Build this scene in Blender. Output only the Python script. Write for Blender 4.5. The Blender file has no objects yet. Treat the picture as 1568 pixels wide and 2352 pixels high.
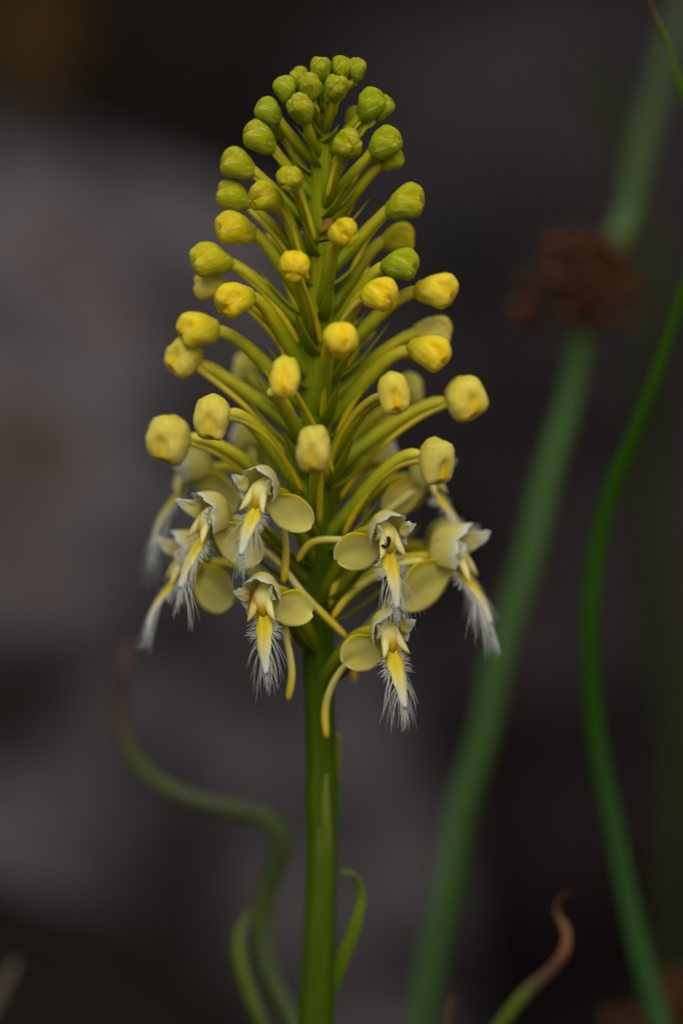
import bpy, math, random
import numpy as np
from mathutils import Vector, Matrix, noise

random.seed(7)
R = math.radians
scene = bpy.context.scene
col = scene.collection

# ------------------------------------------------------------------ camera
D = 0.50                                  # camera to the orchid's stem
PITCH = R(10.0)
LENS, SENS = 130.0, 36.0
AIM = Vector((0.0, 0.0, 0.30))            # frame centre on the plane of the stem
CAM = AIM + Vector((0, -math.cos(PITCH), math.sin(PITCH))) * D
cd = bpy.data.cameras.new('camera')
cam = bpy.data.objects.new('camera', cd)
col.objects.link(cam)
cam.location = CAM
cam.rotation_euler = (math.pi / 2 - PITCH, 0, 0)
cd.sensor_fit = 'VERTICAL'
cd.sensor_height = SENS
cd.sensor_width = SENS
cd.lens = LENS
cd.clip_start = 0.02
cd.clip_end = 500
cd.dof.use_dof = True
cd.dof.focus_distance = D - 0.0125
cd.dof.aperture_fstop = 5.6
scene.camera = cam
scene.render.resolution_x = 682
scene.render.resolution_y = 1024

# ------------------------------------------------------------------ sky, sun, exposure
SUN_EL, SUN_AZ = R(50), R(-22)            # azimuth measured from behind the camera
w = bpy.data.worlds.new('World')
scene.world = w
w.use_nodes = True
nt = w.node_tree
bg = nt.nodes['Background']
sky = nt.nodes.new('ShaderNodeTexSky')
sky.sky_type = 'NISHITA'
sky.sun_disc = False
sky.sun_elevation = SUN_EL
sky.sun_rotation = math.pi + SUN_AZ
sky.air_density = 1.0
sky.dust_density = 6.0
sky.ozone_density = 0.4
nt.links.new(sky.outputs[0], bg.inputs[0])
bg.inputs[1].default_value = 0.07
sl = bpy.data.lights.new('sun', 'SUN')
sl.energy = 1.2
sl.angle = R(40)
sl.color = (1.0, 0.95, 0.87)
sun = bpy.data.objects.new('sun', sl)
col.objects.link(sun)
sdir = Vector((math.sin(SUN_AZ) * math.cos(SUN_EL), -math.cos(SUN_AZ) * math.cos(SUN_EL), math.sin(SUN_EL)))
sun.rotation_euler = sdir.to_track_quat('Z', 'Y').to_euler()
scene.view_settings.view_transform = 'Standard'
scene.view_settings.look = 'None'
scene.view_settings.gamma = 1.0
scene.view_settings.exposure = 0.0

# ------------------------------------------------------------------ helpers
PX = SENS / LENS * D / 2352               # one photo unit (picture 1568 x 2352) at the stem, in metres
FWD = Vector((0, math.cos(PITCH), -math.sin(PITCH)))
UPV = Vector((0, math.sin(PITCH), math.cos(PITCH)))


def P(x, y, dy=0.0):
    """point of the vertical plane lying dy metres behind the stem"""
    k = SENS / LENS / 2352
    d = FWD + Vector((1, 0, 0)) * ((x - 784) * k) + UPV * ((1176 - y) * k)
    t = (dy - CAM.y) / d.y
    return CAM + d * t


WM = {}


def smooth(me):
    me.polygons.foreach_set('use_smooth', [True] * len(me.polygons))


def mesh_from(name, V, F, attrs=None):
    me = bpy.data.meshes.new(name)
    me.from_pydata([tuple(v) for v in V], [], F)
    me.update()
    smooth(me)
    for k, vals in (attrs or {}).items():
        a = me.attributes.new(k, 'FLOAT', 'POINT')
        a.data.foreach_set('value', [float(q) for q in vals])
    return me


def link(name, me, mat, parent=None, mw=None):
    o = bpy.data.objects.new(name, me)
    col.objects.link(o)
    if me is not None and mat is not None and len(me.materials) == 0:
        me.materials.append(mat)
    mw = mw or Matrix.Identity(4)
    WM[o] = mw
    if parent is not None:
        o.parent = parent
        o.matrix_parent_inverse = Matrix.Identity(4)
        o.matrix_basis = WM[parent].inverted() @ mw
    else:
        o.matrix_basis = mw
    return o


def world_mesh(name, V, F, attrs, mat, parent=None, origin=None):
    og = Vector(origin) if origin is not None else Vector(V[0])
    return link(name, mesh_from(name, [Vector(v) - og for v in V], F, attrs), mat, parent, Matrix.Translation(og))


def tag(o, label=None, cat=None, group=None, kind=None):
    if label: o['label'] = label
    if cat: o['category'] = cat
    if group: o['group'] = group
    if kind: o['kind'] = kind
    return o


def thing(name, loc, label, cat, group=None):
    o = link(name, None, None, None, Matrix.Translation(Vector(loc)))
    o.empty_display_size = 0.02
    return tag(o, label, cat, group)


def catmull(pts, n, vals=None):
    """n samples on a smooth curve; vals (lists of floats) are carried along"""
    pts = [np.array(p, float) for p in pts]
    m = len(pts)
    h = [max(1e-9, float(np.linalg.norm(pts[i + 1] - pts[i]))) for i in range(m - 1)]
    dv = [(pts[i + 1] - pts[i]) / h[i] for i in range(m - 1)]
    tg = [dv[0]] + [(dv[i - 1] * h[i] + dv[i] * h[i - 1]) / (h[i] + h[i - 1]) for i in range(1, m - 1)] + [dv[-1]]
    dense = []
    for i in range(m - 1):
        for k in range(12):
            t = k / 12
            dense.append((i + t, (2 * t ** 3 - 3 * t * t + 1) * pts[i] + (t ** 3 - 2 * t * t + t) * h[i] * tg[i]
                          + (3 * t * t - 2 * t ** 3) * pts[i + 1] + (t ** 3 - t * t) * h[i] * tg[i + 1]))
    dense.append((m - 1.0, pts[-1]))
    u = np.array([d[0] for d in dense])
    q = np.array([d[1] for d in dense])
    s = np.concatenate([[0], np.cumsum(np.linalg.norm(np.diff(q, axis=0), axis=1))])
    S = np.linspace(0, s[-1], n)
    out = np.stack([np.interp(S, s, q[:, k]) for k in range(3)], 1)
    res = [out]
    uu = np.interp(S, s, u)
    for v in (vals or []):
        res.append(np.interp(uu, np.arange(m), v))
    return res


def sweep(C, rad, sides=8, flat=1.0, up=(0, -1, 0), rib=0.0, ribn=5, groove=0.0, fixed=False):
    """tube round C; flat squashes it along the 'up' side"""
    n = len(C)
    V, F, T, S = [], [], [], []
    upv = Vector(up)
    prev = None
    for i in range(n):
        a = Vector(C[min(i + 1, n - 1)]) - Vector(C[max(i - 1, 0)])
        a.normalize()
        ref = prev if (prev is not None and (not fixed or abs(upv.normalized().dot(a)) > .97)) else upv
        nn = ref - a * ref.dot(a)
        if nn.length < 1e-6:
            nn = a.orthogonal()
        nn.normalize()
        prev = nn
        bb = a.cross(nn)
        for k in range(sides):
            th = 2 * math.pi * k / sides
            r = rad[i] * (1 + rib * math.cos(ribn * th))
            cc = math.cos(th)
            g = 1 - groove * max(0, cc) ** 4
            V.append(Vector(C[i]) + nn * (r * flat * cc * g) + bb * (r * math.sin(th)))
            T.append(i / (n - 1))
            S.append(k / sides)
    for i in range(n - 1):
        for k in range(sides):
            k2 = (k + 1) % sides
            F.append((i * sides + k, i * sides + k2, (i + 1) * sides + k2, (i + 1) * sides + k))
    F.append(tuple(range(sides))[::-1])
    F.append(tuple((n - 1) * sides + k for k in range(sides)))
    return V, F, {'t': T, 's': S}


def bez(p0, p1, p2, p3, n):
    t = np.linspace(0, 1, n)[:, None]
    p0, p1, p2, p3 = [np.array(p, float) for p in (p0, p1, p2, p3)]
    return (1 - t) ** 3 * p0 + 3 * t * (1 - t) ** 2 * p1 + 3 * t * t * (1 - t) * p2 + t ** 3 * p3


# ------------------------------------------------------------------ materials
def mat_ramp(name, stops, attr='t', rough=0.5, spec=0.25, sss=0.0, sss_scale=0.0012, trans=0.0, nscale=400, namt=0.12,
             stretch=(1, 1, 1), bump=0.0, objcol=False, streak=0.0, extra=None):
    m = bpy.data.materials.new(name)
    m.use_nodes = True
    n, l = m.node_tree.nodes, m.node_tree.links
    b = n['Principled BSDF']
    at = n.new('ShaderNodeAttribute'); at.attribute_name = attr
    rp = n.new('ShaderNodeValToRGB')
    el = rp.color_ramp.elements
    while len(el) < len(stops): el.new(0.5)
    for e, (p, c) in zip(el, stops):
        e.position = p; e.color = (*c, 1)
    l.new(at.outputs['Fac'], rp.inputs[0])
    tc = n.new('ShaderNodeTexCoord')
    mp = n.new('ShaderNodeMapping'); mp.inputs['Scale'].default_value = stretch
    l.new(tc.outputs['Object'], mp.inputs[0])
    no = n.new('ShaderNodeTexNoise'); no.inputs['Scale'].default_value = nscale; no.inputs['Detail'].default_value = 4
    l.new(mp.outputs[0], no.inputs['Vector'])
    src = rp.outputs[0]
    if objcol:
        oi = n.new('ShaderNodeObjectInfo')
        mx = n.new('ShaderNodeMix'); mx.data_type = 'RGBA'; mx.blend_type = 'MULTIPLY'; mx.inputs[0].default_value = 1
        l.new(src, mx.inputs[6]); l.new(oi.outputs['Color'], mx.inputs[7]); src = mx.outputs[2]
    if extra:                                        # second colour where attribute 'c' says so
        a2 = n.new('ShaderNodeAttribute'); a2.attribute_name = 'c'
        mx = n.new('ShaderNodeMix'); mx.data_type = 'RGBA'; mx.blend_type = 'MULTIPLY'
        l.new(a2.outputs['Fac'], mx.inputs[0]); l.new(src, mx.inputs[6]); mx.inputs[7].default_value = (*extra, 1); src = mx.outputs[2]
    if streak:                                       # pale veins
        cr = n.new('ShaderNodeMapRange'); cr.inputs[1].default_value = 0.56; cr.inputs[2].default_value = 0.72
        cr.inputs[4].default_value = streak
        l.new(no.outputs[0], cr.inputs[0])
        mx = n.new('ShaderNodeMix'); mx.data_type = 'RGBA'
        l.new(cr.outputs[0], mx.inputs[0]); l.new(src, mx.inputs[6]); mx.inputs[7].default_value = (0.78, 0.72, 0.28, 1); src = mx.outputs[2]
    hs = n.new('ShaderNodeHueSaturation')
    mr = n.new('ShaderNodeMapRange'); mr.inputs[1].default_value = 0.3; mr.inputs[2].default_value = 0.7
    mr.inputs[3].default_value = 1 - namt; mr.inputs[4].default_value = 1 + namt
    l.new(no.outputs[0], mr.inputs[0]); l.new(mr.outputs[0], hs.inputs['Value']); l.new(src, hs.inputs['Color'])
    l.new(hs.outputs[0], b.inputs['Base Color'])
    b.inputs['Roughness'].default_value = rough
    b.inputs['Specular IOR Level'].default_value = spec
    if sss:
        b.inputs['Subsurface Weight'].default_value = sss
        b.inputs['Subsurface Radius'].default_value = (1.0, 0.7, 0.12)
        b.inputs['Subsurface Scale'].default_value = sss_scale
    if bump:
        bp = n.new('ShaderNodeBump'); bp.inputs['Strength'].default_value = bump; bp.inputs['Distance'].default_value = 0.0006
        l.new(no.outputs[0], bp.inputs['Height']); l.new(bp.outputs[0], b.inputs['Normal'])
    if trans:
        tr = n.new('ShaderNodeBsdfTranslucent'); l.new(hs.outputs[0], tr.inputs[0])
        ms = n.new('ShaderNodeMixShader'); ms.inputs[0].default_value = trans
        l.new(b.outputs[0], ms.inputs[1]); l.new(tr.outputs[0], ms.inputs[2])
        l.new(ms.outputs[0], n['Material Output'].inputs[0])
    return m


M = {}
M['stem'] = mat_ramp('stem_green', [(0, (.050, .095, .003)), (.30, (.070, .125, .003)), (.5, (.085, .145, .003)), (1, (.27, .31, .005))],
                     rough=.55, spec=.10, nscale=220, namt=.22, stretch=(6, 6, .6), sss=.15, bump=.3)
M['bract'] = mat_ramp('bract_green', [(0, (.24, .31, .004)), (.7, (.30, .35, .005)), (1, (.36, .38, .01))], rough=.5, spec=.2,
                      nscale=300, namt=.15, stretch=(3, 3, .7), trans=.2)
M['bud'] = mat_ramp('bud_petal', [(0, (.70, .76, .4)), (.3, (.90, .94, .8)), (.7, (1, 1, 1)), (1, (1, .95, .9))], rough=.7, spec=.12, sss=.4,
                    nscale=2.6, namt=.06, stretch=(3.2, 3.2, .42), objcol=True, streak=.38, bump=.2, extra=(1.0, .86, .10))
M['stalk'] = mat_ramp('stalk', [(0, (.19, .27, .004)), (.3, (.30, .34, .005)), (.65, (.50, .45, .008)), (1, (.70, .60, .04))], rough=.5, spec=.22, sss=.25,
                      nscale=500, namt=.12, objcol=True, bump=.1)
M['spur'] = mat_ramp('spur', [(0, (.72, .60, .09)), (.4, (.66, .55, .02)), (1, (.66, .49, .006))], rough=.5, spec=.22, sss=.3, nscale=500, namt=.08, objcol=True)
M['spur_pale'] = mat_ramp('spur_pale', [(0, (.78, .74, .24)), (.6, (.76, .71, .20)), (.85, (.76, .63, .06)), (1, (.74, .54, .01))], rough=.5, spec=.2, sss=.3, nscale=500, namt=.08)
M['hood'] = mat_ramp('hood_petal', [(0, (.80, .73, .14)), (.5, (.85, .80, .26)), (.8, (.86, .85, .48)), (1, (.86, .90, .88))], rough=.6, spec=.12, trans=.42, nscale=500, namt=.06)
M['sepal'] = mat_ramp('sepal_cream', [(0, (.84, .72, .015)), (.25, (.86, .80, .19)), (.85, (.86, .80, .23)), (1, (.87, .86, .46))], rough=.6, spec=.12, trans=.35, nscale=300, namt=.08, stretch=(1, 1, 1))
M['sepalback'] = M['sepal']
M['lip'] = mat_ramp('lip_strap', [(0, (.82, .58, .010)), (.38, (.84, .66, .03)), (.58, (.84, .74, .22)), (.78, (.85, .82, .50)), (1, (.84, .87, .76))], rough=.55, spec=.2, sss=.2,
                    nscale=420, namt=.16, stretch=(.5, 1, 2.2), bump=.3)
M['fringe'] = mat_ramp('fringe_hair', [(0, (.86, .86, .62)), (.4, (.88, .91, .88)), (1, (.86, .90, .86))], rough=.5, spec=.3, trans=.3, nscale=300, namt=.04)
M['anther'] = mat_ramp('anther', [(0, (.80, .70, .12)), (.55, (.86, .81, .34)), (.85, (.86, .78, .30)), (1, (.80, .56, .06))], rough=.5, spec=.2, sss=.2, nscale=600, namt=.1)
M['anther_orange'] = mat_ramp('anther_orange', [(0, (.62, .34, .04)), (.3, (.52, .19, .01)), (.46, (.55, .24, .015)), (.58, (.80, .66, .24)), (.85, (.82, .66, .22)), (1, (.78, .46, .05))], rough=.5, spec=.2, nscale=600, namt=.1)
M['column'] = mat_ramp('column_yellow', [(0, (.85, .79, .28)), (.55, (.85, .77, .24)), (.72, (.72, .47, .010)), (1, (.66, .40, .006))], rough=.5, spec=.2, sss=.2, nscale=600, namt=.1)
M['withered'] = mat_ramp('withered_bud', [(0, (.35, .24, .02)), (1, (.20, .09, .02))], rough=.6, nscale=500, namt=.3)
M['black'] = mat_ramp('black_shell', [(0, (.006, .005, .005)), (1, (.012, .009, .008))], rough=.35, spec=.4)
M['leaf'] = mat_ramp('leaf_green', [(0, (.10, .18, .005)), (.7, (.15, .24, .006)), (1, (.20, .27, .015))], rough=.5, nscale=200, namt=.14, stretch=(4, 4, .5), trans=.25)
M['sheath'] = mat_ramp('sheath_green', [(0, (.05, .10, .003)), (.7, (.085, .15, .004)), (1, (.20, .24, .03))], rough=.5, nscale=220, namt=.16, stretch=(6, 6, .5), trans=.15)

# ------------------------------------------------------------------ ground and added dark bank
def mat_earth(name, cols, scale, bump, dist):
    m = bpy.data.materials.new(name)
    m.use_nodes = True
    n, l = m.node_tree.nodes, m.node_tree.links
    b = n['Principled BSDF']
    tc = n.new('ShaderNodeTexCoord')
    n1 = n.new('ShaderNodeTexNoise'); n1.inputs['Scale'].default_value = scale; n1.inputs['Detail'].default_value = 3; n1.inputs['Roughness'].default_value = .5
    n2 = n.new('ShaderNodeTexNoise'); n2.inputs['Scale'].default_value = scale * 9; n2.inputs['Detail'].default_value = 5
    n3 = n.new('ShaderNodeTexNoise'); n3.inputs['Scale'].default_value = scale * 1.7; n3.inputs['Detail'].default_value = 2
    l.new(tc.outputs['Object'], n1.inputs[0]); l.new(tc.outputs['Object'], n2.inputs[0])
    mpv = n.new('ShaderNodeMapping'); mpv.inputs['Location'].default_value = (3.1, 7.7, 1.3)
    l.new(tc.outputs['Object'], mpv.inputs[0]); l.new(mpv.outputs[0], n3.inputs[0])
    rp = n.new('ShaderNodeValToRGB')
    el = rp.color_ramp.elements
    while len(el) < len(cols): el.new(.5)
    for e, (p, c) in zip(el, cols):
        e.position = p; e.color = (*c, 1)
    l.new(n1.outputs[0], rp.inputs[0])
    mr = n.new('ShaderNodeMapRange'); mr.inputs[1].default_value = .35; mr.inputs[2].default_value = .65; mr.inputs[3].default_value = .72; mr.inputs[4].default_value = 1.25
    l.new(n2.outputs[0], mr.inputs[0])
    hs = n.new('ShaderNodeHueSaturation'); l.new(mr.outputs[0], hs.inputs['Value']); l.new(rp.outputs[0], hs.inputs['Color'])
    mr3 = n.new('ShaderNodeMapRange'); mr3.inputs[1].default_value = .3; mr3.inputs[2].default_value = .7; mr3.inputs[3].default_value = .5; mr3.inputs[4].default_value = 1.6
    l.new(n3.outputs[0], mr3.inputs[0]); l.new(mr3.outputs[0], hs.inputs['Saturation'])
    l.new(hs.outputs[0], b.inputs['Base Color'])
    b.inputs['Roughness'].default_value = .9
    b.inputs['Specular IOR Level'].default_value = .1
    bp = n.new('ShaderNodeBump'); bp.inputs['Strength'].default_value = bump; bp.inputs['Distance'].default_value = dist
    l.new(n2.outputs[0], bp.inputs['Height']); l.new(bp.outputs[0], b.inputs['Normal'])
    return m


M['earth'] = mat_earth('shade_dark_earth', [(.3, (.003, .0026, .002)), (.5, (.008, .0066, .0055)), (.7, (.015, .011, .008))], 9, .6, .01)  # near-black earth tone stands in for deep shade under vegetation
M['rock'] = mat_earth('grey_rock', [(.36, (.022, .0185, .018)), (.44, (.053, .049, .051)), (.51, (.078, .076, .082)), (.58, (.118, .112, .120)), (.66, (.080, .057, .051))], 24, .6, .006)
M['rock_dark'] = mat_earth('dark_rock', [(.34, (.010, .009, .009)), (.5, (.026, .023, .024)), (.66, (.040, .033, .035))], 14, .5, .004)


M['stone'] = mat_earth('brown_stone', [(.34, (.005, .0035, .003)), (.5, (.009, .0062, .006)), (.66, (.013, .010, .010))], 20, .5, .004)


def sst(a, b, x):
    t = min(1, max(0, (x - a) / (b - a)))
    return t * t * (3 - 2 * t)


def gz(x, y):
    f = 0.006 * noise.noise((x * 6, y * 6, 0.3)) + 0.02 * noise.noise((x * 1.3, y * 1.3, 4.0))
    f *= sst(0.05, 0.3, math.hypot(x, y))
    yy = y + 0.10 * noise.noise((x * 3, 1.7, 2.0)) + 0.12 * (noise.noise((x * .8, 5.2, 2.0)))
    bank = (0.62 + 0.12 * noise.noise((x * 2.1, y * 2, 8.0))) * sst(1.02, 1.30, yy)  # bank added as a dark backdrop in place of shaded undergrowth
    hum = 0.170 * math.exp(-((x + .12) / .16) ** 2 - ((y - .335 + .02 * noise.noise((x * 9, 0, 1))) / .055) ** 2) * (1 + .25 * noise.noise((x * 14, y * 14, 6)))  # hummock added to darken the foot of the pale boulder
    return f + bank + hum


def axis_coords(lim):
    a = [0.0]
    s = 0.02
    while a[-1] < lim:
        a.append(a[-1] + s)
        if a[-1] > 1.6: s *= 1.35
    return a


ax = axis_coords(250)
xs = [-q for q in ax[:0:-1]] + ax
ys = xs
V = [(x, y, gz(x, y)) for y in ys for x in xs]
nx = len(xs)
F = [(j * nx + i, j * nx + i + 1, (j + 1) * nx + i + 1, (j + 1) * nx + i) for j in range(len(ys) - 1) for i in range(nx - 1)]
g = link('ground', mesh_from('ground', V, F), M['earth'])
tag(g, kind='structure')


def boulder(name, c, size, seed, rough, mat, label, box=.62, lean=0.0):
    import bmesh
    bm = bmesh.new()
    bmesh.ops.create_icosphere(bm, subdivisions=5, radius=1)
    for v in bm.verts:
        p = v.co.copy()
        d = 1 + rough * noise.noise(p * 1.3 + Vector((seed, 0, 0))) + rough * .5 * noise.noise(p * 3.1 + Vector((0, seed, 0))) + rough * .18 * noise.noise(p * 8 + Vector((0, 0, seed)))
        q = Vector([math.copysign(abs(a) ** box, a) for a in p]) * d
        v.co = Vector((q.x * size[0] - lean * q.z, q.y * size[1], q.z * size[2]))
    me = bpy.data.meshes.new(name)
    bm.to_mesh(me); bm.free()
    smooth(me)
    o = link(name, me, mat, None, Matrix.Translation(Vector(c)))
    return tag(o, label, 'rock')


bx1 = P(1080, 1200, .5).x
bzt = P(400, 215, .47).z
boulder('boulder', (bx1 - .25, .52, bzt * .40), (.25, .12, bzt * .60), 3.3, .10, M['rock'], 'large pale grey mottled boulder on the ground behind the orchid', .62, .024)
boulder('boulder', (.15, 1.0, .175), (.24, .25, .165), 9.1, .22, M['rock_dark'], 'dark slate boulder at the foot of the added dark bank, beyond the rush', .9)

sp_ = P(1190, 1760, .78)
boulder('stone', (sp_.x, .78, .035), (.085, .07, .062), 5.7, .25, M['stone'], 'low brown stone added to break up the black hollow in front of the dark slate boulder', .9)  # stone added to lift the tone of the black hollow

# ------------------------------------------------------------------ the orchid
STEM = [(733, 190, 12), (736, 260, 17), (738, 330, 21), (737, 480, 27), (732, 700, 35), (728, 950, 36), (725, 1150, 36), (727, 1300, 36), (730, 1450, 36),
        (734, 1600, 34), (737, 1800, 35), (738, 2000, 36), (733, 2150, 38), (727, 2300, 42), (722, 2420, 43)]
low = P(722, 2420)
base = Vector((low.x - .004, 0, -0.01))
pts = [base, base.lerp(low, .5) + Vector((.002, 0, 0))] + [P(a, b) for a, b, c in STEM[::-1]]
rads = [40 * PX, 44 * PX] + [c * PX for a, b, c in STEM[::-1]]
orchid = thing('orchid', (base.x, base.y, 0), 'tall orchid spike of green and yellow buds above white-fringed cream flowers', 'orchid')
C, rr = catmull(pts, 90, [rads])
V, F, A = sweep(C, rr * (1 + .02 * np.sin(np.arange(90) * .9)), 36, .95, rib=.035, ribn=9)
A['t'] = [sst(.20, .29, (v[2])) * .3 + .7 * sst(.285, .335, v[2]) for v in V]
stem = world_mesh('stem', V, F, A, M['stem'], orchid)


def axis_at(y):
    x = np.interp(y, [s[1] for s in STEM], [s[0] for s in STEM])
    return P(x, y), np.interp(y, [s[1] for s in STEM], [s[2] for s in STEM]) * PX


def blade(name, pp, widths, mat, parent=None, flat=.3, n=40, sides=10, up=(0, -1, 0), groove=0.0, tpow=1.0, origin=None, vis0=None):
    C, rr = catmull(pp, n, [widths])
    V, F, A = sweep(C, rr * .5, sides, flat, up, groove=groove, fixed=True)
    if vis0 is not None:                                 # count t from the first point above the foot
        C0 = np.array(C); i0 = int(np.argmin(np.linalg.norm(C0 - np.array(pp[vis0]), axis=1))); t0 = i0 / (n - 1)
        A['t'] = [max(0, (t - t0) / (1 - t0)) for t in A['t']]
    if tpow != 1: A['t'] = [t ** tpow for t in A['t']]
    return world_mesh(name, V, F, A, mat, parent, origin)


# leaves held close to the stem
blade('sheath', [P(724, 2430, -.0012), P(735, 2150, -.0018), (P(744, 1950, -.0018)), P(747, 1850, -.0019), P(749, 1778, -.0019)],
      [56 * PX, 60 * PX, 46 * PX, 24 * PX, 5 * PX], M['sheath'], orchid, .25)
blade('sheath', [P(742, 2120, .0006), P(756, 1930, .0006), P(765, 1800, .0004), P(772, 1725, .0002), P(779, 1683, 0)],
      [40 * PX, 46 * PX, 34 * PX, 24 * PX, 12 * PX], M['sheath'], orchid, .3)
blade('leaf', [P(730, 2440, .001), P(752, 2300, .0005), P(792, 2190, -.002), P(820, 2110, -.003), P(829, 2055, -.003), P(818, 2018, -.0035), P(800, 2003, -.004), P(782, 2003, -.004)],
      [40 * PX, 38 * PX, 40 * PX, 32 * PX, 24 * PX, 18 * PX, 12 * PX, 4 * PX], M['leaf'], orchid, .16, up=(-.6, -1, .2))


# ---- buds
def bud_mesh(seed, young, turn, old=False):
    """closed bud; local +Z to the blunt tip, +X the upper side that carries the seam; the base comes in from below"""
    nt_, np_ = 32, 40
    V, F, T, Cc = [], [], [], []
    rnd = random.Random(seed)
    ph0 = [turn + q for q in (rnd.uniform(-.2, .2), 2.2 + rnd.uniform(-.2, .2), -2.2 + rnd.uniform(-.2, .2))]
    dep = [.34, .18, .18]
    wid = [.30, .16, .16]
    kx = [0, .06, .16, .30, .46, .62, .76, .87, .94, .98, 1]
    kr = [.19, .235, .345, .45, .49, .485, .44, .365, .27, .16, .02] if young else [.19, .235, .34, .445, .49, .49, .455, .405, .33, .21, .02]
    if old:
        kr = [.05, .29, .42, .48, .495, .49, .455, .41, .345, .23, .02]
        dep = [.36, .16, .16]
        wid = [.52, .2, .2]
    for i in range(nt_ + 1):
        t = i / nt_
        t = .5 * (1 - math.cos(math.pi * t)) * .6 + .4 * t
        z = -.5 + t
        for k in range(np_):
            ph = 2 * math.pi * k / np_
            r = float(np.interp(t, kx, kr))
            cre = 0
            cmask = 0
            lob = 0
            for a, d, wd in zip(ph0, dep, wid):
                dd = math.atan2(math.sin(ph - a), math.cos(ph - a))
                ww = wd * (.35 + 1.0 * sst(.35, 1, t))
                gss = math.exp(-(dd / ww) ** 2)
                inner = .62 * math.exp(-(dd / (ww * .42)) ** 2)      # the petal inside the seam bulges back
                e = sst(.30, .62, t)
                cre += d * e * (gss - inner)
                lob += gss
                if a == ph0[0]: cmask = max(cmask, gss * sst(.32, .5, t))
            r *= 1 - cre
            r *= 1 + .05 * math.cos(3 * (ph - ph0[0]) + math.pi) * sst(.1, .6, t)
            q = Vector((math.cos(ph) * r, math.sin(ph) * r * .95, z))
            nz = noise.noise(q * 2.6 + Vector((seed * 1.7, 0, 0)))
            q *= 1 + .09 * nz + .035 * noise.noise(q * 6 + Vector((0, seed, 0))) + .012 * math.cos(13 * ph + 2 * nz) * sst(.2, .4, t)
            if old:                                                    # hangs from its back, under a rounded crown
                q.x += .04 - .08 * (t - .5)
                q *= 1 + .05 * noise.noise(q * 4 + Vector((seed, seed, 0)))
            else:
                q.x += -.34 * (1 - t) ** 2 + .07 - .10 * sst(.55, 1, t)   # neck from below, tip a little down
            q.z -= .07 * min(1, lob) * sst(.84, .97, t)
            V.append(q); T.append(t); Cc.append(cmask)
    for i in range(nt_):
        for k in range(np_):
            k2 = (k + 1) % np_
            F.append((i * np_ + k, i * np_ + k2, (i + 1) * np_ + k2, (i + 1) * np_ + k))
    F.append(tuple(range(np_))[::-1]); F.append(tuple(nt_ * np_ + k for k in range(np_)))
    me = mesh_from('bud', V, F, {'t': T, 'c': Cc})
    me.materials.append(M['bud'])
    return me


BUDM = {tn: [bud_mesh(3 * k + s, False, tn * .95) for s in range(3)] for k, tn in enumerate((-1, 0, 1))}
BUDO = {tn: [bud_mesh(80 + 3 * k + s, False, tn * .8, True) for s in range(3)] for k, tn in enumerate((-1, 0, 1))}
BUDY = {tn: [bud_mesh(40 + 3 * k + s, True, tn * .95) for s in range(3)] for k, tn in enumerate((-1, 0, 1))}


def lerp3(a, b, t): return tuple(p + (q - p) * t for p, q in zip(a, b))


def budcol(y, grn):
    ys_ = [150, 300, 450, 600, 800, 1050]
    cs = [(.33, .37, .005), (.38, .40, .005), (.54, .49, .005), (.84, .65, .008), (.90, .71, .030), (.90, .76, .14)]
    c = tuple(np.interp(y, ys_, [q[k] for q in cs]) for k in range(3))
    return lerp3(c, (.30, .40, .008), grn)


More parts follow.
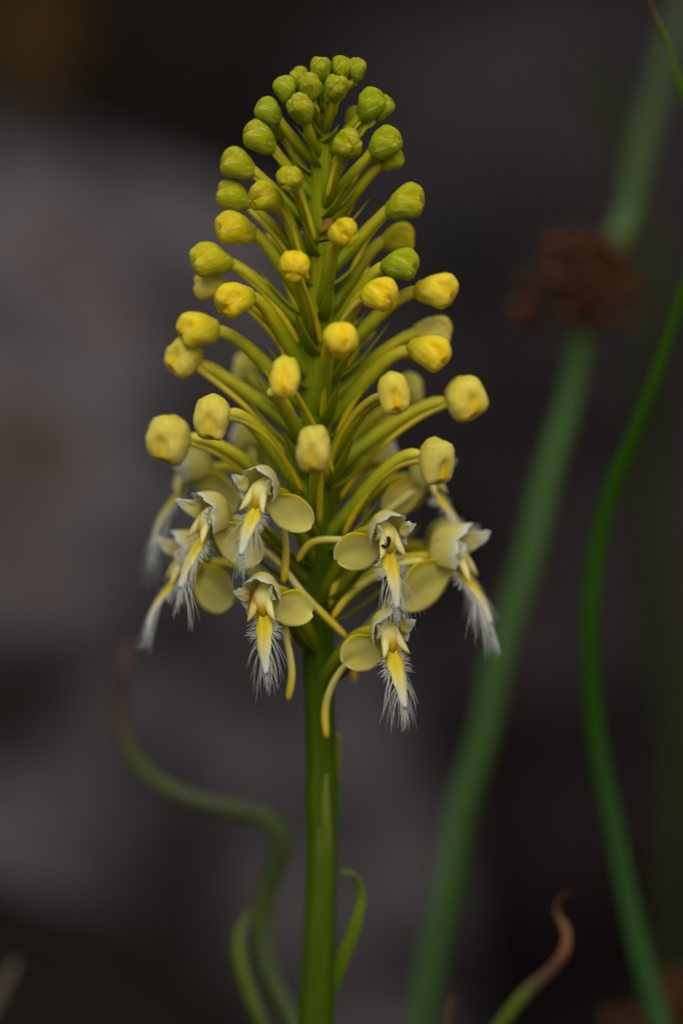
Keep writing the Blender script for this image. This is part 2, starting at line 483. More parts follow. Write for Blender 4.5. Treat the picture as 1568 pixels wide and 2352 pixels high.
# x, y, width, height, depth side (+1 towards the camera, -1 behind; or metres given directly), extra green, paleness, turn of the tip
BUDS = [
    (735, 156, 48, 52, .3, .2, 0), (783, 157, 50, 54, -.2, .2, 0), (817, 158, 42, 52, -.8, .3, 0), (689, 178, 46, 46, -.7, .1, 0),
    (656, 203, 52, 58, .2, .4, 0), (713, 196, 54, 56, .9, .2, 0), (772, 200, 54, 58, .9, .1, 0), (618, 253, 54, 64, .2, .6, 0),
    (692, 246, 66, 62, 1, .3, 0), (849, 236, 64, 68, .3, .6, 0), (878, 246, 44, 60, -.7, .7, 0), (812, 268, 44, 48, -1, .3, 0),
    (597, 313, 72, 72, .3, .3, 0), (546, 374, 76, 70, .1, .2, 0), (797, 330, 76, 66, 1, .4, 0), (883, 326, 76, 68, .5, .6, 0),
    (900, 366, 52, 50, -.5, .4, 0), (666, 409, 60, 66, 1, .3, 0), (537, 446, 70, 70, -.3, .4, 0), (610, 450, 74, 70, .6, .2, 0),
    (540, 522, 82, 78, .3, 0, 0), (930, 463, 84, 76, .2, .5, 0), (789, 532, 64, 76, 1, 0, 0), (914, 545, 74, 66, -.8, .3, 0),
    (483, 593, 86, 78, .2, .5, 0), (677, 607, 72, 74, 1, 0, 0), (920, 605, 84, 66, .4, .9, 0), (485, 652, 80, 66, -.8, 0, .5),
    (537, 684, 82, 84, .5, 0, 0), (871, 673, 78, 80, .7, 0, 0), (1003, 664, 84, 82, .2, 0, .1), (454, 754, 84, 86, .2, 0, 0),
    (780, 773, 78, 86, 1, 0, 0), (426, 823, 84, 80, -.3, 0, .3), (995, 760, 78, 80, -.7, 0, .6), (988, 806, 76, 92, .3, 0, 0),
    (655, 867, 68, 94, 1, 0, 0), (903, 903, 70, 94, .8, 0, .1), (942, 896, 58, 70, -.7, 0, .6), (1064, 917, 88, 98, .1, 0, .2),
    (490, 959, 78, 102, .5, 0, .2), (393, 1011, 96, 108, .1, 0, .2), (720, 1031, 76, 106, 1, 0, .2), (998, 1060, 80, 104, .35, 0, .3),
    # seen in part between the others, at the back of the spike
    (640, 300, 40, 44, -.9, .3, 0), (803, 440, 44, 50, -.9, .3, 0), (832, 640, 54, 62, -1, 0, .4), (826, 762, 54, 64, -1, 0, .5),
    (566, 850, 66, 72, -.8, 0, .8), (876, 968, 58, 66, -.9, 0, .6), (694, 556, 46, 52, -1, .1, .3), (628, 560, 50, 60, -.9, .1, 0),
]
rb = random.Random(11)
bud_world = {}
for i, (bx, by, bw, bh, side, grn, pale) in enumerate(BUDS):
    L = np.interp(by, [150, 250, 330, 450, 660, 915, 1050], [95, 150, 190, 240, 310, 375, 385])
    dxa = bx - np.interp(by + 100, [s[1] for s in STEM], [s[0] for s in STEM])
    rise = np.interp(by, [150, 250, 450, 660, 915, 1050], [.82, .80, .72, .60, .50, .46]) * L
    reach = math.sqrt(max(L * L - rise * rise, 1))
    fw = math.sqrt(max(reach * reach - dxa * dxa, (.18 * reach) ** 2))
    fw = fw * max(-1, min(1, side * 1.3)) if abs(side) < 1 else fw * side
    dy = -fw * PX
    c = P(bx, by, dy)
    ya = min(by + rise * rb.uniform(.92, 1.05), 1290)
    p0, r0 = axis_at(ya)
    out = Vector((c.x - p0.x, c.y - p0.y, 0)).normalized()
    tilt = R(np.interp(by, [140, 210, 330, 600, 780, 900, 1000], [58, 32, 2, -18, -42, -66, -80]) + rb.uniform(-8, 8))
    az = R(rb.uniform(-12, 12))
    out2 = Matrix.Rotation(az, 3, 'Z') @ out
    axis = out2 * math.cos(tilt) + Vector((0, 0, 1)) * math.sin(tilt)
    upd = Vector((0, 0, 1)) * math.cos(tilt) - out2 * math.sin(tilt)
    upd = (upd - axis * upd.dot(axis)).normalized()
    sy = axis.cross(upd)
    # the size along the axis and across it, from the outline seen
    old = sst(740, 880, by)
    gm = (bw * bh) ** .5
    ln = (gm * 1.10 * (1 - old) + max(bw, bh) * 1.06 * old) * PX * (1 + dy / D)
    wd = (gm * 1.02 * (1 - old) + min(bw, bh) * 1.06 * old) * PX * (1 + dy / D)
    mrot = Matrix((upd, sy, axis)).transposed().to_4x4()
    mw = Matrix.Translation(c) @ mrot @ Matrix.Diagonal((wd, wd, ln, 1))
    tn = 0 if abs(sy.y) < .35 else (-1 if sy.y > 0 else 1)         # the seam looks out from the spike
    isold = by > 815
    me = (BUDY if by < 420 else BUDO if isold else BUDM)[tn][i % 3]
    b = link('bud', me, None, orchid, mw)
    col_ = lerp3(budcol(by, grn), (.88, .80, .34), pale * .8)
    b.color = (*col_, 1)
    # ovary stalk
    end = c - axis * ln * (.20 if by > 815 else .26) - upd * wd * (.28 if by > 815 else .12)
    d0 = (out * .9 + Vector((0, 0, .8))).normalized()
    st = p0 + out * r0 * .4
    dist = (end - st).length
    tend = (axis * .25 + upd * 1.2).normalized() if by > 815 else (axis + upd * .75).normalized()
    C = bez(st, st + d0 * dist * .36, end - tend * dist * .26, end, 22)
    k = np.interp(by, [150, 300, 600, 1000], [.62, .85, 1, 1])
    rr = np.interp(np.linspace(0, 1, 22), [0, .15, .5, .75, .9, 1], [14, 16, 15.5, 13, 14, 8]) * PX * k
    V, F, A = sweep(C, rr, 12, 1, rib=.06, ribn=4)
    so = world_mesh('stalk', V, F, A, M['stalk'], b)
    gg = np.interp(by, [150, 400, 700, 1050], [.75, .85, 1, 1.15])
    so.color = (gg * .95, gg, np.interp(by, [150, 700, 1050], [.4, 1, 2.2]), 1)
    # nectar spur, running back below the stalk
    s0 = c - axis * ln * .02 - upd * wd * .36 if by > 815 else c - axis * ln * .34 - upd * wd * .30
    lenf = np.interp(by, [150, 300, 450, 600, 900, 1050], [.25, .55, .78, .92, 1.0, .98]) * rb.uniform(.88, 1.1)
    sidev = Vector((-out.y, out.x, 0)) * rb.uniform(-1, 1)
    drop = np.interp(by, [150, 400, 700, 1000], [8, 26, 40, 34]) * PX
    hor = Vector((end.x - p0.x, end.y - p0.y, 0))
    s3 = s0 - hor * lenf * rb.uniform(.72, .86) - Vector((0, 0, 1)) * ((c.z - p0.z) * lenf * rb.uniform(.8, 1.1) + drop * .6) + sidev * 16 * PX
    s1 = s0 - tend * dist * .25 - Vector((0, 0, drop * .4)) + sidev * 6 * PX
    s2 = s3 + (Vector((0, 0, 1)) * .8 + out * .35).normalized() * dist * .30
    C = bez(s0, s1, s2, s3, 22)
    rr = np.interp(np.linspace(0, 1, 22), [0, .12, .5, .85, .97, 1], [10, 7.5, 6.5, 7.5, 6, 2.5]) * PX * (k * .95)
    V, F, A = sweep(C, rr, 8)
    sp = world_mesh('spur', V, F, A, M['spur'], b)
    sp.color = (np.interp(by, [150, 400, 650], [.72, .82, 1]), np.interp(by, [150, 400, 650], [.88, .92, 1]), 1, 1)
    # bract under the stalk
    q0 = p0 + out * r0 * .85 - Vector((0, 0, 22 * PX))
    bl = dist * rb.uniform(.5, .7)
    perp = Vector((-out.y, out.x, 0)) * rb.uniform(-.25, .25)
    q3 = q0 + (out * .72 + Vector((0, 0, .72)) + perp).normalized() * bl
    q1 = q0 + (out * .8 + Vector((0, 0, .4)) + perp).normalized() * bl * .4
    C = bez(q0, q1, q0.lerp(q3, .7) - Vector((0, 0, 6 * PX)), q3, 18)
    rr = np.interp(np.linspace(0, 1, 18), [0, .3, .6, 1], [17, 17, 11, .8]) * PX * k
    V, F, A = sweep(C, rr, 8, .28, up=(-out.x * .6, -out.y * .6, .8))
    world_mesh('bract', V, F, A, M['bract'], b)

# the small shrivelled bud
c = P(752, 520, -.002)
mw = Matrix.Translation(c) @ Matrix.Rotation(.5, 4, 'Y') @ Matrix.Diagonal((26 * PX, 26 * PX, 44 * PX, 1))
me = BUDY[0][1].copy(); me.materials.clear(); me.materials.append(M['withered'])
b = link('bud', me, None, orchid, mw)
b['label'] = 'small shrivelled brown bud'


# ---- open flowers
def rowmesh(rows, closed=False):
    n, m = len(rows), len(rows[0])
    V = [v for r in rows for v in r]
    F = []
    for i in range(n - 1):
        for k in range(m if closed else m - 1):
            k2 = (k + 1) % m
            F.append((i * m + k, i * m + k2, (i + 1) * m + k2, (i + 1) * m + k))
    return V, F


def solidify(V, F, T, th):
    """two-sided sheet with real thickness"""
    me = bpy.data.meshes.new('tmp'); me.from_pydata([tuple(v) for v in V], [], F); me.update()
    N = [Vector(v.normal) for v in me.vertices]
    edges = {}
    for f in F:
        for a, b_ in zip(f, f[1:] + f[:1]):
            edges[(a, b_)] = edges.get((a, b_), 0) + 1
    n = len(V)
    V2 = [Vector(v) + nn * th / 2 for v, nn in zip(V, N)] + [Vector(v) - nn * th / 2 for v, nn in zip(V, N)]
    F2 = list(F) + [tuple(n + q for q in f[::-1]) for f in F]
    for (a, b_) in edges:
        if (b_, a) not in edges: F2.append((b_, a, n + a, n + b_))
    bpy.data.meshes.remove(me)
    return V2, F2, list(T) + list(T)


def hood_mesh(rnd):
    rows, T = [], []
    nv, nu = 22, 49
    off = rnd.uniform(0, 50)
    for i in range(nv + 1):
        v = i / nv
        row = []
        for k in range(nu):
            u = -1 + 2 * k / (nu - 1)
            ph = u * R(122)                                   # round from one side over the top to the other
            notch = math.exp(-((abs(u) - .50) / .07) ** 2)    # where the back sepal meets the petals
            reach = 104 + 14 * math.cos(ph * 1.5) - 13 * notch + 7 * noise.noise((u * 3.1, off, 0)) + 4 * noise.noise((u * 11, off, 5))
            th = R(8) + v * R(reach)
            lump = 1 + .07 * noise.noise((u * 2.2, v * 2.2, off)) - .06 * notch * v + .04 * math.cos(ph * 3)
            a, bq, cc = 41 * lump, 48 * lump, 47 * lump
            x = a * math.sin(th) * math.sin(ph)
            z = 22 + cc * math.sin(th) * math.cos(ph) * (1 if math.cos(ph) > 0 else 1.1)
            y = bq * math.cos(th)
            fl = max(0, v - .72) / .28                        # rim turns outward, wavy
            fl = fl * fl * (1 + .7 * noise.noise((u * 6, off, 9)))
            x += 7 * fl * math.sin(ph); z += 7 * fl * math.cos(ph); y -= 3 * fl
            if i == nv: y += rnd.uniform(-1.6, 1.6)
            row.append(Vector((x, y, z)))
            T.append(min(1, .1 + .5 * v + .42 * sst(.74, .98, v + .05 * noise.noise((u * 9, off, 2)))))
        rows.append(row)
    V, F = rowmesh(rows)
    return solidify(V, F, T, 1.1)


def sepal_mesh(sg, rnd, ln, wd):
    n, m = 24, 15
    d = Vector((sg * .64, .62, -.50)).normalized()
    nrm0 = Vector((sg * .66, -.70, -.12)).normalized()
    w_ = d.cross(nrm0).normalized(); nrm = w_.cross(d).normalized()
    rows, T = [], []
    off = rnd.uniform(0, 50)
    for i in range(n + 1):
        u = math.sin(.5 * math.pi * i / n)
        hw = wd * .5 * (math.sqrt(max(0, 1 - ((u - .52) / .48) ** 2) + .012) if u > .52 else .30 + .70 * sst(-.1, .52, u)) + .3
        row = []
        for k in range(m):
            s = -1 + 2 * k / (m - 1)
            p = d * (ln * u) + w_ * (hw * s) + nrm * (-7 * math.sin(u * 2.6) - 5 * (1 - s * s) * 1.2 + 5 * u * s + 3.5 * noise.noise((u * 2.4, s * 1.6, off)) + .5 * math.cos(s * 17) * (1 - u))
            row.append(Vector((sg * 12, 8, -2)) + p)
            top = (s if w_.z > 0 else -s)
            tt = max(.9 * u ** .5 if u < .3 else .55, sst(.80, 1, abs(s)) * .99 * sst(.2, .5, u), sst(.93, 1, u))
            T.append(tt * (1 - .95 * sst(.55, .75, top) * (1 - sst(.6, .85, u))))
        rows.append(row)
    V, F = rowmesh(rows)
    return solidify(V, F, T, 2.0)


def petal_mesh(sg, rnd, k_):
    n, m = 16, 11
    rows, T = [], []
    off = rnd.uniform(0, 50)
    for i in range(n + 1):
        u = i / n
        hw = 21 * (1 - u ** 2.0) ** .8 + .5
        w1 = u * k_
        row = []
        for k in range(m):
            s = -1 + 2 * k / (m - 1)
            p = Vector((sg * (29 + 10 * w1), -6 - 56 * w1 + 6 * w1 * w1, 26 + 8 * w1 + hw * s * .85 + 14 * w1 * w1))
            p += Vector((sg * 5 * s * s * (1 - u), 4 * (1 - s * s), 0)) + Vector((sg * 4, 0, 3)) * noise.noise((u * 3, s * 2, off))
            if abs(s) > .95: p += Vector((0, rnd.uniform(-2, 2), rnd.uniform(-1.5, 1.5)))
            row.append(p); T.append(min(1, .5 + .5 * u + .25 * sst(.6, 1, abs(s))))
        rows.append(row)
    V, F = rowmesh(rows)
    return solidify(V, F, T, 1.0)


def lip_parts(rnd, fwd, length, down):
    """strap and hairs; 'down' is gravity in the flower's own axes"""
    pth = [(0, 4, -8), (0, -6, -22), (0, -30 * fwd, -58 * length), (0, -54 * fwd, -102 * length), (0, -66 * fwd, -148 * length)]
    n, m = 26, 11
    C, wv = catmull(pth, n, [[8, 14, 21, 15, 5]])
    rows, T = [], []
    edge = []
    for i in range(n):
        u = i / (n - 1)
        a = Vector(C[min(i + 1, n - 1)]) - Vector(C[max(i - 1, 0)]); a.normalize()
        sx = Vector((1, 0, 0))
        nn = a.cross(sx).normalized()
        if nn.y > 0: nn = -nn
        hw = wv[i] * (1 + .06 * math.sin(u * 23))
        row = []
        for k in range(m):
            s = -1 + 2 * k / (m - 1)
            h = 6.5 * (1 - s * s) - 5.5 * math.exp(-(s / .22) ** 2) * (1 - u) + .8 * rnd.uniform(-1, 1)
            row.append(Vector(C[i]) + sx * (hw * s) + nn * h)
            T.append(min(1, u + .18 * sst(.6, 1, abs(s))))
        rows.append(row)
        edge.append((Vector(C[i]), hw, a, nn))
    V, F = rowmesh(rows)
    lip = solidify(V, F, T, 3.0)
    HV, HF, HT = [], [], []

    def hair(p, d, ln, rad, sag):
        k = 7
        C_ = []
        q, dd = Vector(p), d.normalized()
        jit = Vector((rnd.uniform(-1, 1), rnd.uniform(-1, 1), rnd.uniform(-1, 1))) * .05
        for j in range(k + 1):
            C_.append(q.copy())
            dd = (dd + down * (sag * 1.9 / k) + jit).normalized()
            q = q + dd * (ln / k)
        rads_ = np.linspace(rad, rad * .4, k + 1)
        V_, F_, A_ = sweep(C_, rads_, 3)
        o = len(HV)
        HV.extend(V_); HF.extend([tuple(o + q_ for q_ in f) for f in F_]); HT.extend(A_['t'])

    for sg in (-1, 1):
        for q in range(34):                                # short dense tufts along the upper part
            i = int(rnd.uniform(.20, .50) * (n - 1))
            p0_, hw, a, nn = edge[i]
            d = Vector((sg, 0, 0)) * rnd.uniform(.7, 1.2) + a * rnd.uniform(-.3, .5) + nn * rnd.uniform(-.5, .3)
            hair(p0_ + Vector((sg * hw * .92, 0, 0)), d, rnd.uniform(14, 32), rnd.uniform(.6, 1.0), .15)
        for q in range(6):                                 # long drooping strands in small bunches
            u = .42 + .56 * (q + rnd.random()) / 6
            i = min(n - 1, int(u * (n - 1)))
            p0_, hw, a, nn = edge[i]
            dq = Vector((sg, 0, 0)) * rnd.uniform(.35, 1.0) * (1.2 - .6 * u) + a * rnd.uniform(.6, 1.3) + nn * rnd.uniform(-.4, .3)
            lq = rnd.uniform(56, 112)
            sq = rnd.uniform(.45, .95)
            for h_ in range(rnd.randint(2, 4)):
                d = dq + Vector((rnd.uniform(-.16, .16), rnd.uniform(-.16, .16), rnd.uniform(-.12, .12)))
                hair(p0_ + Vector((sg * hw * .9, 0, rnd.uniform(-3, 3))), d, lq * rnd.uniform(.65, 1.05), rnd.uniform(.5, .8), sq)
    for q in range(44):                                    # tail
        i = rnd.randint(n - 9, n - 1)
        p0_, hw, a, nn = edge[i]
        hair(p0_ + Vector((hw * rnd.uniform(-.9, .9), 0, 0)), a + Vector((rnd.uniform(-.12, .12), rnd.uniform(-.10, .14), 0)), rnd.uniform(34, 66), rnd.uniform(.7, 1.2), .22)
    return lip, (HV, HF, HT)


# throat x, y, depth, yaw, roll, scale, stem attach y, spur (photo points), lip forward, lip length, orange anther?
FLOWERS = [
    (597, 1142, -.0135, -36, 0, 1.0, 1290, [(630, 1175, -.010), (653, 1230, -.008), (656, 1290, -.007), (650, 1340, -.007)], .9, .85, 0),
    (478, 1207, -.0080, -62, 4, 1.12, 1340, [(520, 1228, -.006), (620, 1275, -.006), (700, 1368, -.006), (798, 1466, -.005)], .8, .85, 0),
    (424, 1302, .0020, -80, 0, 1.2, 1420, [(500, 1345, .002), (580, 1390, .0), (650, 1440, -.003), (700, 1490, -.003)], .92, .80, 1),
    (606, 1386, -.0140, -24, -8, 1.0, 1480, [(640, 1420, -.011), (660, 1480, -.010), (670, 1550, -.010), (661, 1610, -.010)], .8, 1.0, 1),
    (432, 1092, .0100, -84, 0, 1.22, 1240, [(500, 1110, .009), (560, 1150, .007), (600, 1200, .006), (608, 1260, .006)], 1.2, .9, 0),
    (888, 1243, -.0135, 32, 0, 1.0, 1370, [(850, 1250, -.009), (780, 1240, -.007), (710, 1250, -.006), (682, 1290, -.006)], .8, .95, 0),
    (893, 1470, -.0130, 30, -5, 1.0, 1560, [(830, 1500, -.010), (770, 1560, -.008), (747, 1630, -.007), (750, 1698, -.007)], .75, 1.0, 0),
    (1048, 1290, -.0020, 76, 0, 1.28, 1420, [(960, 1290, -.003), (870, 1320, -.004), (800, 1370, -.005), (762, 1420, -.005)], .82, .76, 0),
    (1030, 1268, .0140, 62, 0, 1.1, 1400, [(950, 1320, .012), (880, 1400, .008), (820, 1480, .004), (812, 1568, .002)], 1.0, .8, 0),
    (985, 1106, .0050, 66, 0, 1.0, 1260, [(920, 1150, .003), (830, 1230, .0), (780, 1310, -.003), (757, 1395, -.003)], 1.0, .82, 0),
    (868, 1066, .0150, 150, 0, 1.0, 1200, [(850, 1100, .013), (840, 1150, .012), (838, 1200, .012), (835, 1240, .012)], 1.0, .9, 0),
    (566, 1020, .0190, -150, 0, .8, 1150, [(580, 1040, .016), (585, 1080, .015), (590, 1120, .015), (588, 1150, .015)], 1.0, .9, 0),
]
for fi, (fx, fy, fdy, yaw, roll, sc, ya, spur, lf, ll, orange) in enumerate(FLOWERS):
    rnd = random.Random(100 + fi)
    o = P(fx, fy, fdy)
    rot = (Matrix.Rotation(R(roll), 4, 'Y') @ Matrix.Rotation(R(yaw), 4, 'Z') @ Matrix.Rotation(R(rnd.uniform(-6, 6)), 4, 'X'))
    mw = Matrix.Translation(o) @ rot @ Matrix.Scale(PX * sc, 4)
    V, F, T = hood_mesh(rnd)
    fl = link('flower', mesh_from('flower', V, F, {'t': T}), M['hood'], orchid, mw)
    V, F, T = petal_mesh(-1, rnd, 1 if yaw < 0 else .4); link('petal', mesh_from('petal', V, F, {'t': T}), M['hood'], fl, mw)
    V, F, T = petal_mesh(1, rnd, 1 if yaw > 0 else .4); link('petal', mesh_from('petal', V, F, {'t': T}), M['hood'], fl, mw)
    for sg in (-1, 1):
        V, F, T = sepal_mesh(sg, rnd, rnd.uniform(106, 122), rnd.uniform(80, 92))
        link('sepal', mesh_from('sepal', V, F, {'t': T}), M['sepal'], fl, mw)
        C = catmull([(sg * 8, 18, 38), (sg * 12, 2, 24), (sg * 16, -10, 6), (sg * 22, -20, -12), (sg * 34, -30, -32)], 16)[0]
        V, F, A = sweep(C, np.interp(np.linspace(0, 1, 16), [0, .25, .5, .75, .9, 1], [7, 11, 11, 8.5, 4.5, 1.0]), 10, .8)
        link('anther', mesh_from('anther', V, F, A), M['anther_orange'] if orange and sg < 0 else M['anther'], fl, mw)
    C = catmull([(0, 22, 36), (0, 2, 22), (0, -9, 4), (0, -12, -14), (0, -10, -26)], 12)[0]
    V, F, A = sweep(C, np.interp(np.linspace(0, 1, 12), [0, .4, .6, .8, 1], [16, 22, 18, 14, 8]), 20, .62, rib=.08, ribn=2)
    link('column', mesh_from('column', V, F, A), M['column'], fl, mw)
    down = (rot.to_3x3().inverted() @ Vector((0, 0, -1))).normalized()
    (V, F, T), (HV, HF, HT) = lip_parts(rnd, lf, ll, down)
    link('lip', mesh_from('lip', V, F, {'t': T}), M['lip'], fl, mw)
    h = link('fringe', mesh_from('fringe', HV, HF, {'t': HT}), M['fringe'], fl, mw)
    tag(h, kind='stuff')
    # stalk from the stem to the back of the flower
    p0, r0 = axis_at(ya)
    end = mw @ Vector((0, 34, 8))
    out = Vector((end.x - p0.x, end.y - p0.y, 0)).normalized()
    st = p0 + out * r0 * .4
    dist = (end - st).length
    back = (mw.to_3x3() @ Vector((0, -1, -.15))).normalized()
    C = bez(st, st + (out * .8 + Vector((0, 0, .8))).normalized() * dist * .4, end - back * dist * .35, end, 24)
    rr = np.interp(np.linspace(0, 1, 24), [0, .2, .6, .9, 1], [13, 16, 16, 11, 12]) * PX
    V, F, A = sweep(C, rr, 12, 1, rib=.06, ribn=4)
    A['t'] = [t * .8 for t in A['t']]
    so = world_mesh('stalk', V, F, A, M['stalk'], fl); so.color = (1, 1, 1, 1)
    pp = [mw @ Vector((0, 6, -10)), mw @ Vector((0, 22, -16))] + [P(*q) for q in spur]
    C, = catmull(pp, 30)
    rr = np.interp(np.linspace(0, 1, 30), [0, .12, .5, .88, .97, 1], [11, 9, 8, 9, 7, 3]) * PX
    V, F, A = sweep(C, rr, 10)
    world_mesh('spur', V, F, A, M['spur_pale'], fl)
    q0 = p0 + out * r0 * .5 - Vector((0, 0, 12 * PX))
    bl = dist * rnd.uniform(.75, .95)
    perp = Vector((-out.y, out.x, 0)) * rnd.uniform(-.2, .2)
    q3 = q0 + (out * .80 + Vector((0, 0, .58)) + perp).normalized() * bl
    C = bez(q0, q0 + (out * .9 + Vector((0, 0, .3))).normalized() * bl * .4, q0.lerp(q3, .7) - Vector((0, 0, 10 * PX)), q3, 20)
    V, F, A = sweep(C, np.interp(np.linspace(0, 1, 20), [0, .3, .6, 1], [13, 18, 14, .8]) * PX, 8, .25, up=(-out.x * .6, -out.y * .6, .8))
    world_mesh('bract', V, F, A, M['bract'], fl)

# ---- the small black creatures and fibres on it
C = catmull([P(876, 1252, -.0152), P(884, 1256, -.0156), P(891, 1251, -.0156), P(893, 1240, -.0156), (P(890, 1233, -.0152))], 26)[0]
seg = 1 + .22 * np.abs(np.sin(np.linspace(0, 7 * math.pi, 26)))
V, F, A = sweep(C, np.interp(np.linspace(0, 1, 26), [0, .15, .6, .85, 1], [2, 3.6, 3.2, 5, 2.2]) * PX * seg, 8)
ins = thing('insect', C[0], 'tiny curled black insect in the throat of an open cream flower', 'insect')
world_mesh('body', V, F, A, M['black'], ins)
for k in (6, 10, 14):
    a = Vector(C[k])
    V, F, A = sweep(catmull([a, a + Vector((-4, -3, 6)) * PX, a + Vector((-9, -5, 2)) * PX], 6)[0], np.linspace(.9, .4, 6) * PX, 4)
    world_mesh('leg', V, F, A, M['black'], ins)
p = P(729, 557, -.0030); q = P(764, 551, -.0040)
C = catmull([p, p.lerp(q, .5) + Vector((0, 0, 1.5 * PX)), q], 10)[0]
V, F, A = sweep(C, np.interp(np.linspace(0, 1, 10), [0, .2, .8, 1], [1.5, 3, 2.6, 1]) * PX, 6)
tag(world_mesh('plant_fibre', V, F, A, M['black']), 'short black fibre stuck across the green stem between the upper buds', 'fibre')

# ------------------------------------------------------------------ grass blades and rushes round it
M['rush'] = mat_ramp('rush_green', [(0, (.06, .15, .030)), (.5, (.085, .19, .048)), (.62, (.08, .17, .045)), (.68, (.06, .10, .028)), (1, (.045, .068, .026))], rough=.5, spec=.2, nscale=120, namt=.12, stretch=(4, 4, .4))
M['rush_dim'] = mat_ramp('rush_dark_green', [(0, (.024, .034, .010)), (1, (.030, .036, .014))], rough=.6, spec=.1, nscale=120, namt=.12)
M['blade'] = mat_ramp('blade_green', [(0, (.034, .090, .026)), (.2, (.032, .095, .022)), (.36, (.017, .075, .003)), (.70, (.028, .090, .003)), (.88, (.04, .12, .010)), (.95, (.075, .12, .008)), (1, (.12, .035, .008))],
                      rough=.5, spec=.10, nscale=150, namt=.14, stretch=(4, 4, .4))
M['curl'] = mat_ramp('curl_blade', [(0, (.045, .075, .012)), (.45, (.060, .095, .018)), (.62, (.085, .10, .038)), (.75, (.060, .085, .018)), (.84, (.060, .040, .020)), (.92, (.040, .020, .018)), (1, (.13, .075, .06))],
                     rough=.5, spec=.25, nscale=150, namt=.14, stretch=(4, 4, .4))
M['small'] = mat_ramp('small_blade', [(0, (.06, .10, .012)), (.75, (.11, .15, .014)), (.93, (.10, .11, .016)), (1, (.13, .045, .020))], rough=.5, nscale=150, namt=.12)
M['redtip'] = mat_ramp('red_tip_blade', [(0, (.05, .09, .012)), (.38, (.08, .12, .014)), (.46, (.09, .065, .025)), (.58, (.10, .038, .030)), (.68, (.24, .12, .045)), (.80, (.22, .13, .05)), (.88, (.12, .05, .025)), (1, (.07, .030, .020))],
                       rough=.45, nscale=200, namt=.15)
M['pale'] = mat_ramp('pale_dry_blade', [(0, (.10, .085, .055)), (1, (.13, .11, .085))], rough=.6, nscale=150, namt=.15)
M['thin'] = mat_ramp('thin_dry_tip', [(0, (.06, .05, .02)), (1, (.14, .06, .045))], rough=.6)
M['capsule'] = mat_ramp('brown_capsule', [(0, (.045, .014, .005)), (.6, (.075, .019, .006)), (1, (.12, .036, .010))], rough=.55, spec=.15, nscale=300, namt=.45)
M['capsule_tan'] = mat_ramp('tan_capsule', [(0, (.08, .034, .010)), (1, (.15, .070, .025))], rough=.55, spec=.15, nscale=300, namt=.35)
M['amber'] = mat_ramp('amber_leaf', [(0, (.050, .030, .008)), (1, (.075, .042, .010))], rough=.6, spec=.1, nscale=40, namt=.3, trans=.15)


def grounded(pix, dx=0.0, dyb=0.0):
    """photo points (x, y, depth) from the lowest up, with a foot on the ground put before them"""
    pp = [P(*q) for q in pix]
    a = pp[0]
    z = gz(a.x + dx, a.y + dyb) - .012
    foot = Vector((a.x + dx, a.y + dyb, z))
    t = (pp[1] - pp[0]).normalized()
    mid = foot.lerp(a, .5).lerp(a - t * (a - foot).length * .5, .6)
    return [foot, mid] + pp


def sc(dy): return PX * (D + dy) / D


def grass(name, pix, wid, mat, label, cat, dx=0, dyb=0, flat=.35, n=90, groove=0., group=None):
    pp = grounded(pix, dx, dyb)
    ww = [wid[0] * sc(pix[0][2])] * 2 + [a * sc(q[2]) for a, q in zip(wid, pix)]
    root = thing(name, pp[0] + Vector((0, 0, .012)), label, cat, group) if name == 'rush' else None
    o = blade('stem' if root else name, pp, ww, mat, root, flat, n, 12, groove=groove, origin=pp[0], vis0=2)
    if not root: tag(o, label, cat, group)
    return root or o


grass('grass_blade', [(705, 2440, .022), (668, 2340, .026), (618, 2235, .030), (600, 2150, .032), (611, 2050, .033), (640, 1970, .033), (648, 1918, .033), (615, 1882, .034), (540, 1862, .035),
                      (430, 1832, .037), (345, 1782, .040), (288, 1700, .042), (268, 1625, .044), (284, 1545, .046), (303, 1470, .048)],
      [38, 40, 42, 44, 46, 50, 52, 48, 42, 40, 40, 40, 38, 30, 8], M['curl'], 'twisted green grass blade curling aside to a purple-brown tip beside the stem', 'grass blade', dx=.01, flat=.55, n=130)
grass('grass_blade', [(625, 2430, .020), (592, 2330, .020), (556, 2225, .021), (547, 2160, .022), (560, 2112, .023), (582, 2092, .024), (606, 2087, .025)],
      [34, 32, 30, 28, 22, 16, 7], M['small'], 'short yellow-green grass blade hooked over to a brown tip, low beside the stem', 'grass blade', dx=.012)
grass('grass_blade', [(1535, 2420, .034), (1490, 2270, .034), (1452, 2120, .034), (1408, 1900, .033), (1366, 1680, .032), (1352, 1500, .031), (1362, 1310, .031), (1405, 1120, .030), (1465, 970, .028), (1530, 790, .026), (1580, 620, .024),
                      (1606, 430, .022), (1572, 225, .020), (1535, 110, .020), (1500, 25, .020), (1482, -30, .020)],
      [54, 52, 50, 46, 44, 42, 40, 38, 32, 27, 24, 22, 19, 14, 8, 2], M['blade'], 'tall smooth bright green grass blade bowing out past the brown seed head', 'grass blade', dx=.02, flat=.45, n=150)
grass('grass_blade', [(1095, 2440, .012), (1160, 2338, .012), (1215, 2272, .012), (1270, 2222, .012), (1299, 2175, .012), (1299, 2135, .012), (1276, 2090, .012), (1284, 2062, .012), (1312, 2049, .012)],
      [34, 34, 32, 26, 22, 19, 9, 6, 2], M['redtip'], 'short grass blade with a wavy dried maroon and tan tip', 'grass blade', dx=-.02, n=220)
grass('grass_blade', [(1040, 2440, .014), (1031, 2350, .014), (1032, 2310, .014), (1040, 2286, .014)], [12, 10, 8, 3], M['thin'], 'very thin reddish dried grass tip just below the maroon-tipped blade', 'grass blade')
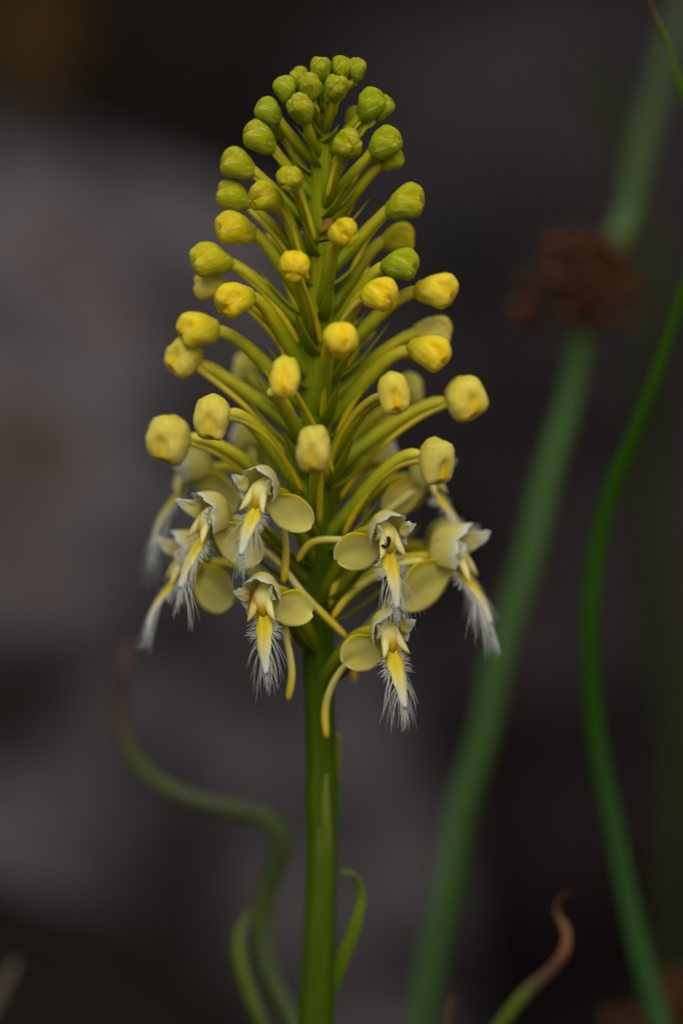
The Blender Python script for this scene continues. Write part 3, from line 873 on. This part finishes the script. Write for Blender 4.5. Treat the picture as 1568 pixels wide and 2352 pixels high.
grass('grass_blade', [(-60, 2400, .055), (-12, 2300, .055), (14, 2255, .055), (40, 2206, .055)], [34, 32, 26, 8], M['pale'], 'pale dry grass tip standing before the grey boulder', 'grass blade', dx=-.005)
grass('grass_blade', [(1500, 2420, .22), (1545, 2100, .22), (1560, 1700, .22), (1520, 1350, .22), (1484, 1080, .21), (1500, 760, .20), (1470, 500, .20), (1395, 250, .20), (1350, 120, .20)],
      [60, 70, 80, 84, 80, 74, 70, 60, 20], M['rush_dim'], 'dim dark green grass blade far behind the tall bright blade', 'grass blade', flat=.3)
grass('grass_blade', [(1680, 2420, .16), (1640, 1900, .16), (1575, 1560, .16), (1510, 1280, .16), (1480, 1080, .16), (1475, 960, .16)],
      [50, 56, 56, 50, 40, 12], M['rush_dim'], 'dim green grass blade leaning in behind the tall bright blade, lower than the seed head', 'grass blade', flat=.3)


# rush with its brown seed head
def seed_head(root, c, size, seed, n, tan=.25, k=1.0):
    rnd = random.Random(seed)
    me_ = {}
    for key in ('capsule', 'capsule_tan'):
        C = [(0, 0, 0), (0, 0, .2), (0, 0, .5), (0, 0, .8), (0, 0, 1.0)]
        V, F, A = sweep(C, [.10, .24, .27, .16, .02], 8, 1, up=(1, 0, 0), rib=.12, ribn=3)
        me_[key] = mesh_from('capsule', V, F, A)
        me_[key].materials.append(M[key])
    for gi, (gx, gy, gz_, gr) in enumerate(size):
        for q in range(n):
            d = Vector((rnd.gauss(0, 1), rnd.gauss(0, 1), rnd.gauss(.15, 1))).normalized()
            o = c + Vector((gx, gy, gz_)) + d * gr * rnd.uniform(.25, .62)
            ln = gr * rnd.uniform(.55, .8)
            rot = d.to_track_quat('Z', 'Y').to_matrix().to_4x4()
            key = 'capsule_tan' if rnd.random() < tan else 'capsule'
            link('capsule', me_[key], None, root, Matrix.Translation(o) @ rot @ Matrix.Diagonal((ln * .75, ln * .75, ln, 1)))


RD = .095
rush = grass('rush', [(958, 2420, RD), (968, 2330, RD), (988, 2210, RD), (1036, 2000, RD), (1058, 1860, RD), (1108, 1690, RD), (1146, 1500, RD), (1215, 1270, RD), (1262, 1070, RD), (1308, 910, RD), (1334, 770, RD), (1350, 690, RD),
                      (1385, 610, RD), (1424, 530, RD), (1452, 430, RD + .02), (1484, 300, RD + .035), (1530, 130, RD + .05), (1580, -40, RD + .06)],
             [54, 54, 52, 52, 54, 50, 54, 52, 48, 44, 42, 42, 48, 54, 56, 56, 54, 50], M['rush'],
             'tall blurred green rush stem bearing a rusty brown seed head', 'rush', dx=-.03, flat=.8, n=150)
u = sc(RD)
seed_head(rush, P(1330, 645, RD - .004), [(0, 0, 0, 100 * u), (-84 * u, 0, -36 * u, 68 * u), (82 * u, .004, -34 * u, 72 * u), (-36 * u, -.004, 62 * u, 62 * u), (44 * u, -.002, 50 * u, 66 * u), (8 * u, -.006, -56 * u, 68 * u)], 5, 22, .22)
rush2 = grass('rush', [(1600, 2480, .075), (1560, 2440, .075), (1525, 2400, .075), (1500, 2370, .075)], [40, 36, 32, 26], M['rush'],
              'short rush with an orange-brown seed head low beside the foot of the tall bright blade', 'rush', dx=.02, n=40)
u = sc(.075)
seed_head(rush2, P(1490, 2345, .072), [(0, 0, 0, 70 * u), (64 * u, .003, 10 * u, 70 * u), (-60 * u, 0, -12 * u, 50 * u), (60 * u, .006, 66 * u, 44 * u)], 8, 18, .75)


# dried leaf on top of the boulder
def dead_leaf(name, c, ln, wd, rot, mat, label):
    n, m = 16, 9
    rows, T = [], []
    for i in range(n + 1):
        u = i / n
        hw = wd * .5 * math.sin(math.pi * (.04 + .94 * u)) ** .8
        row = []
        for k in range(m):
            s = -1 + 2 * k / (m - 1)
            row.append(Vector((hw * s * .9, .22 * wd * s * s + .10 * ln * math.sin(u * 3), ln * u + .05 * wd * noise.noise((s * 2, u * 4, ln)))))
            T.append(u)
        rows.append(row)
    V, F = rowmesh(rows)
    V, F, T = solidify(V, F, T, .0006)
    o = link(name, mesh_from(name, V, F, {'t': T}), mat, None, Matrix.Translation(Vector(c)) @ rot)
    return tag(o, label, 'leaf')


dead_leaf('dead_leaf', P(60, 260, .52), .042, .034, Matrix.Rotation(R(14), 4, 'Y') @ Matrix.Rotation(R(10), 4, 'Z'), M['amber'], 'dried amber-brown leaf standing on top of the grey boulder')
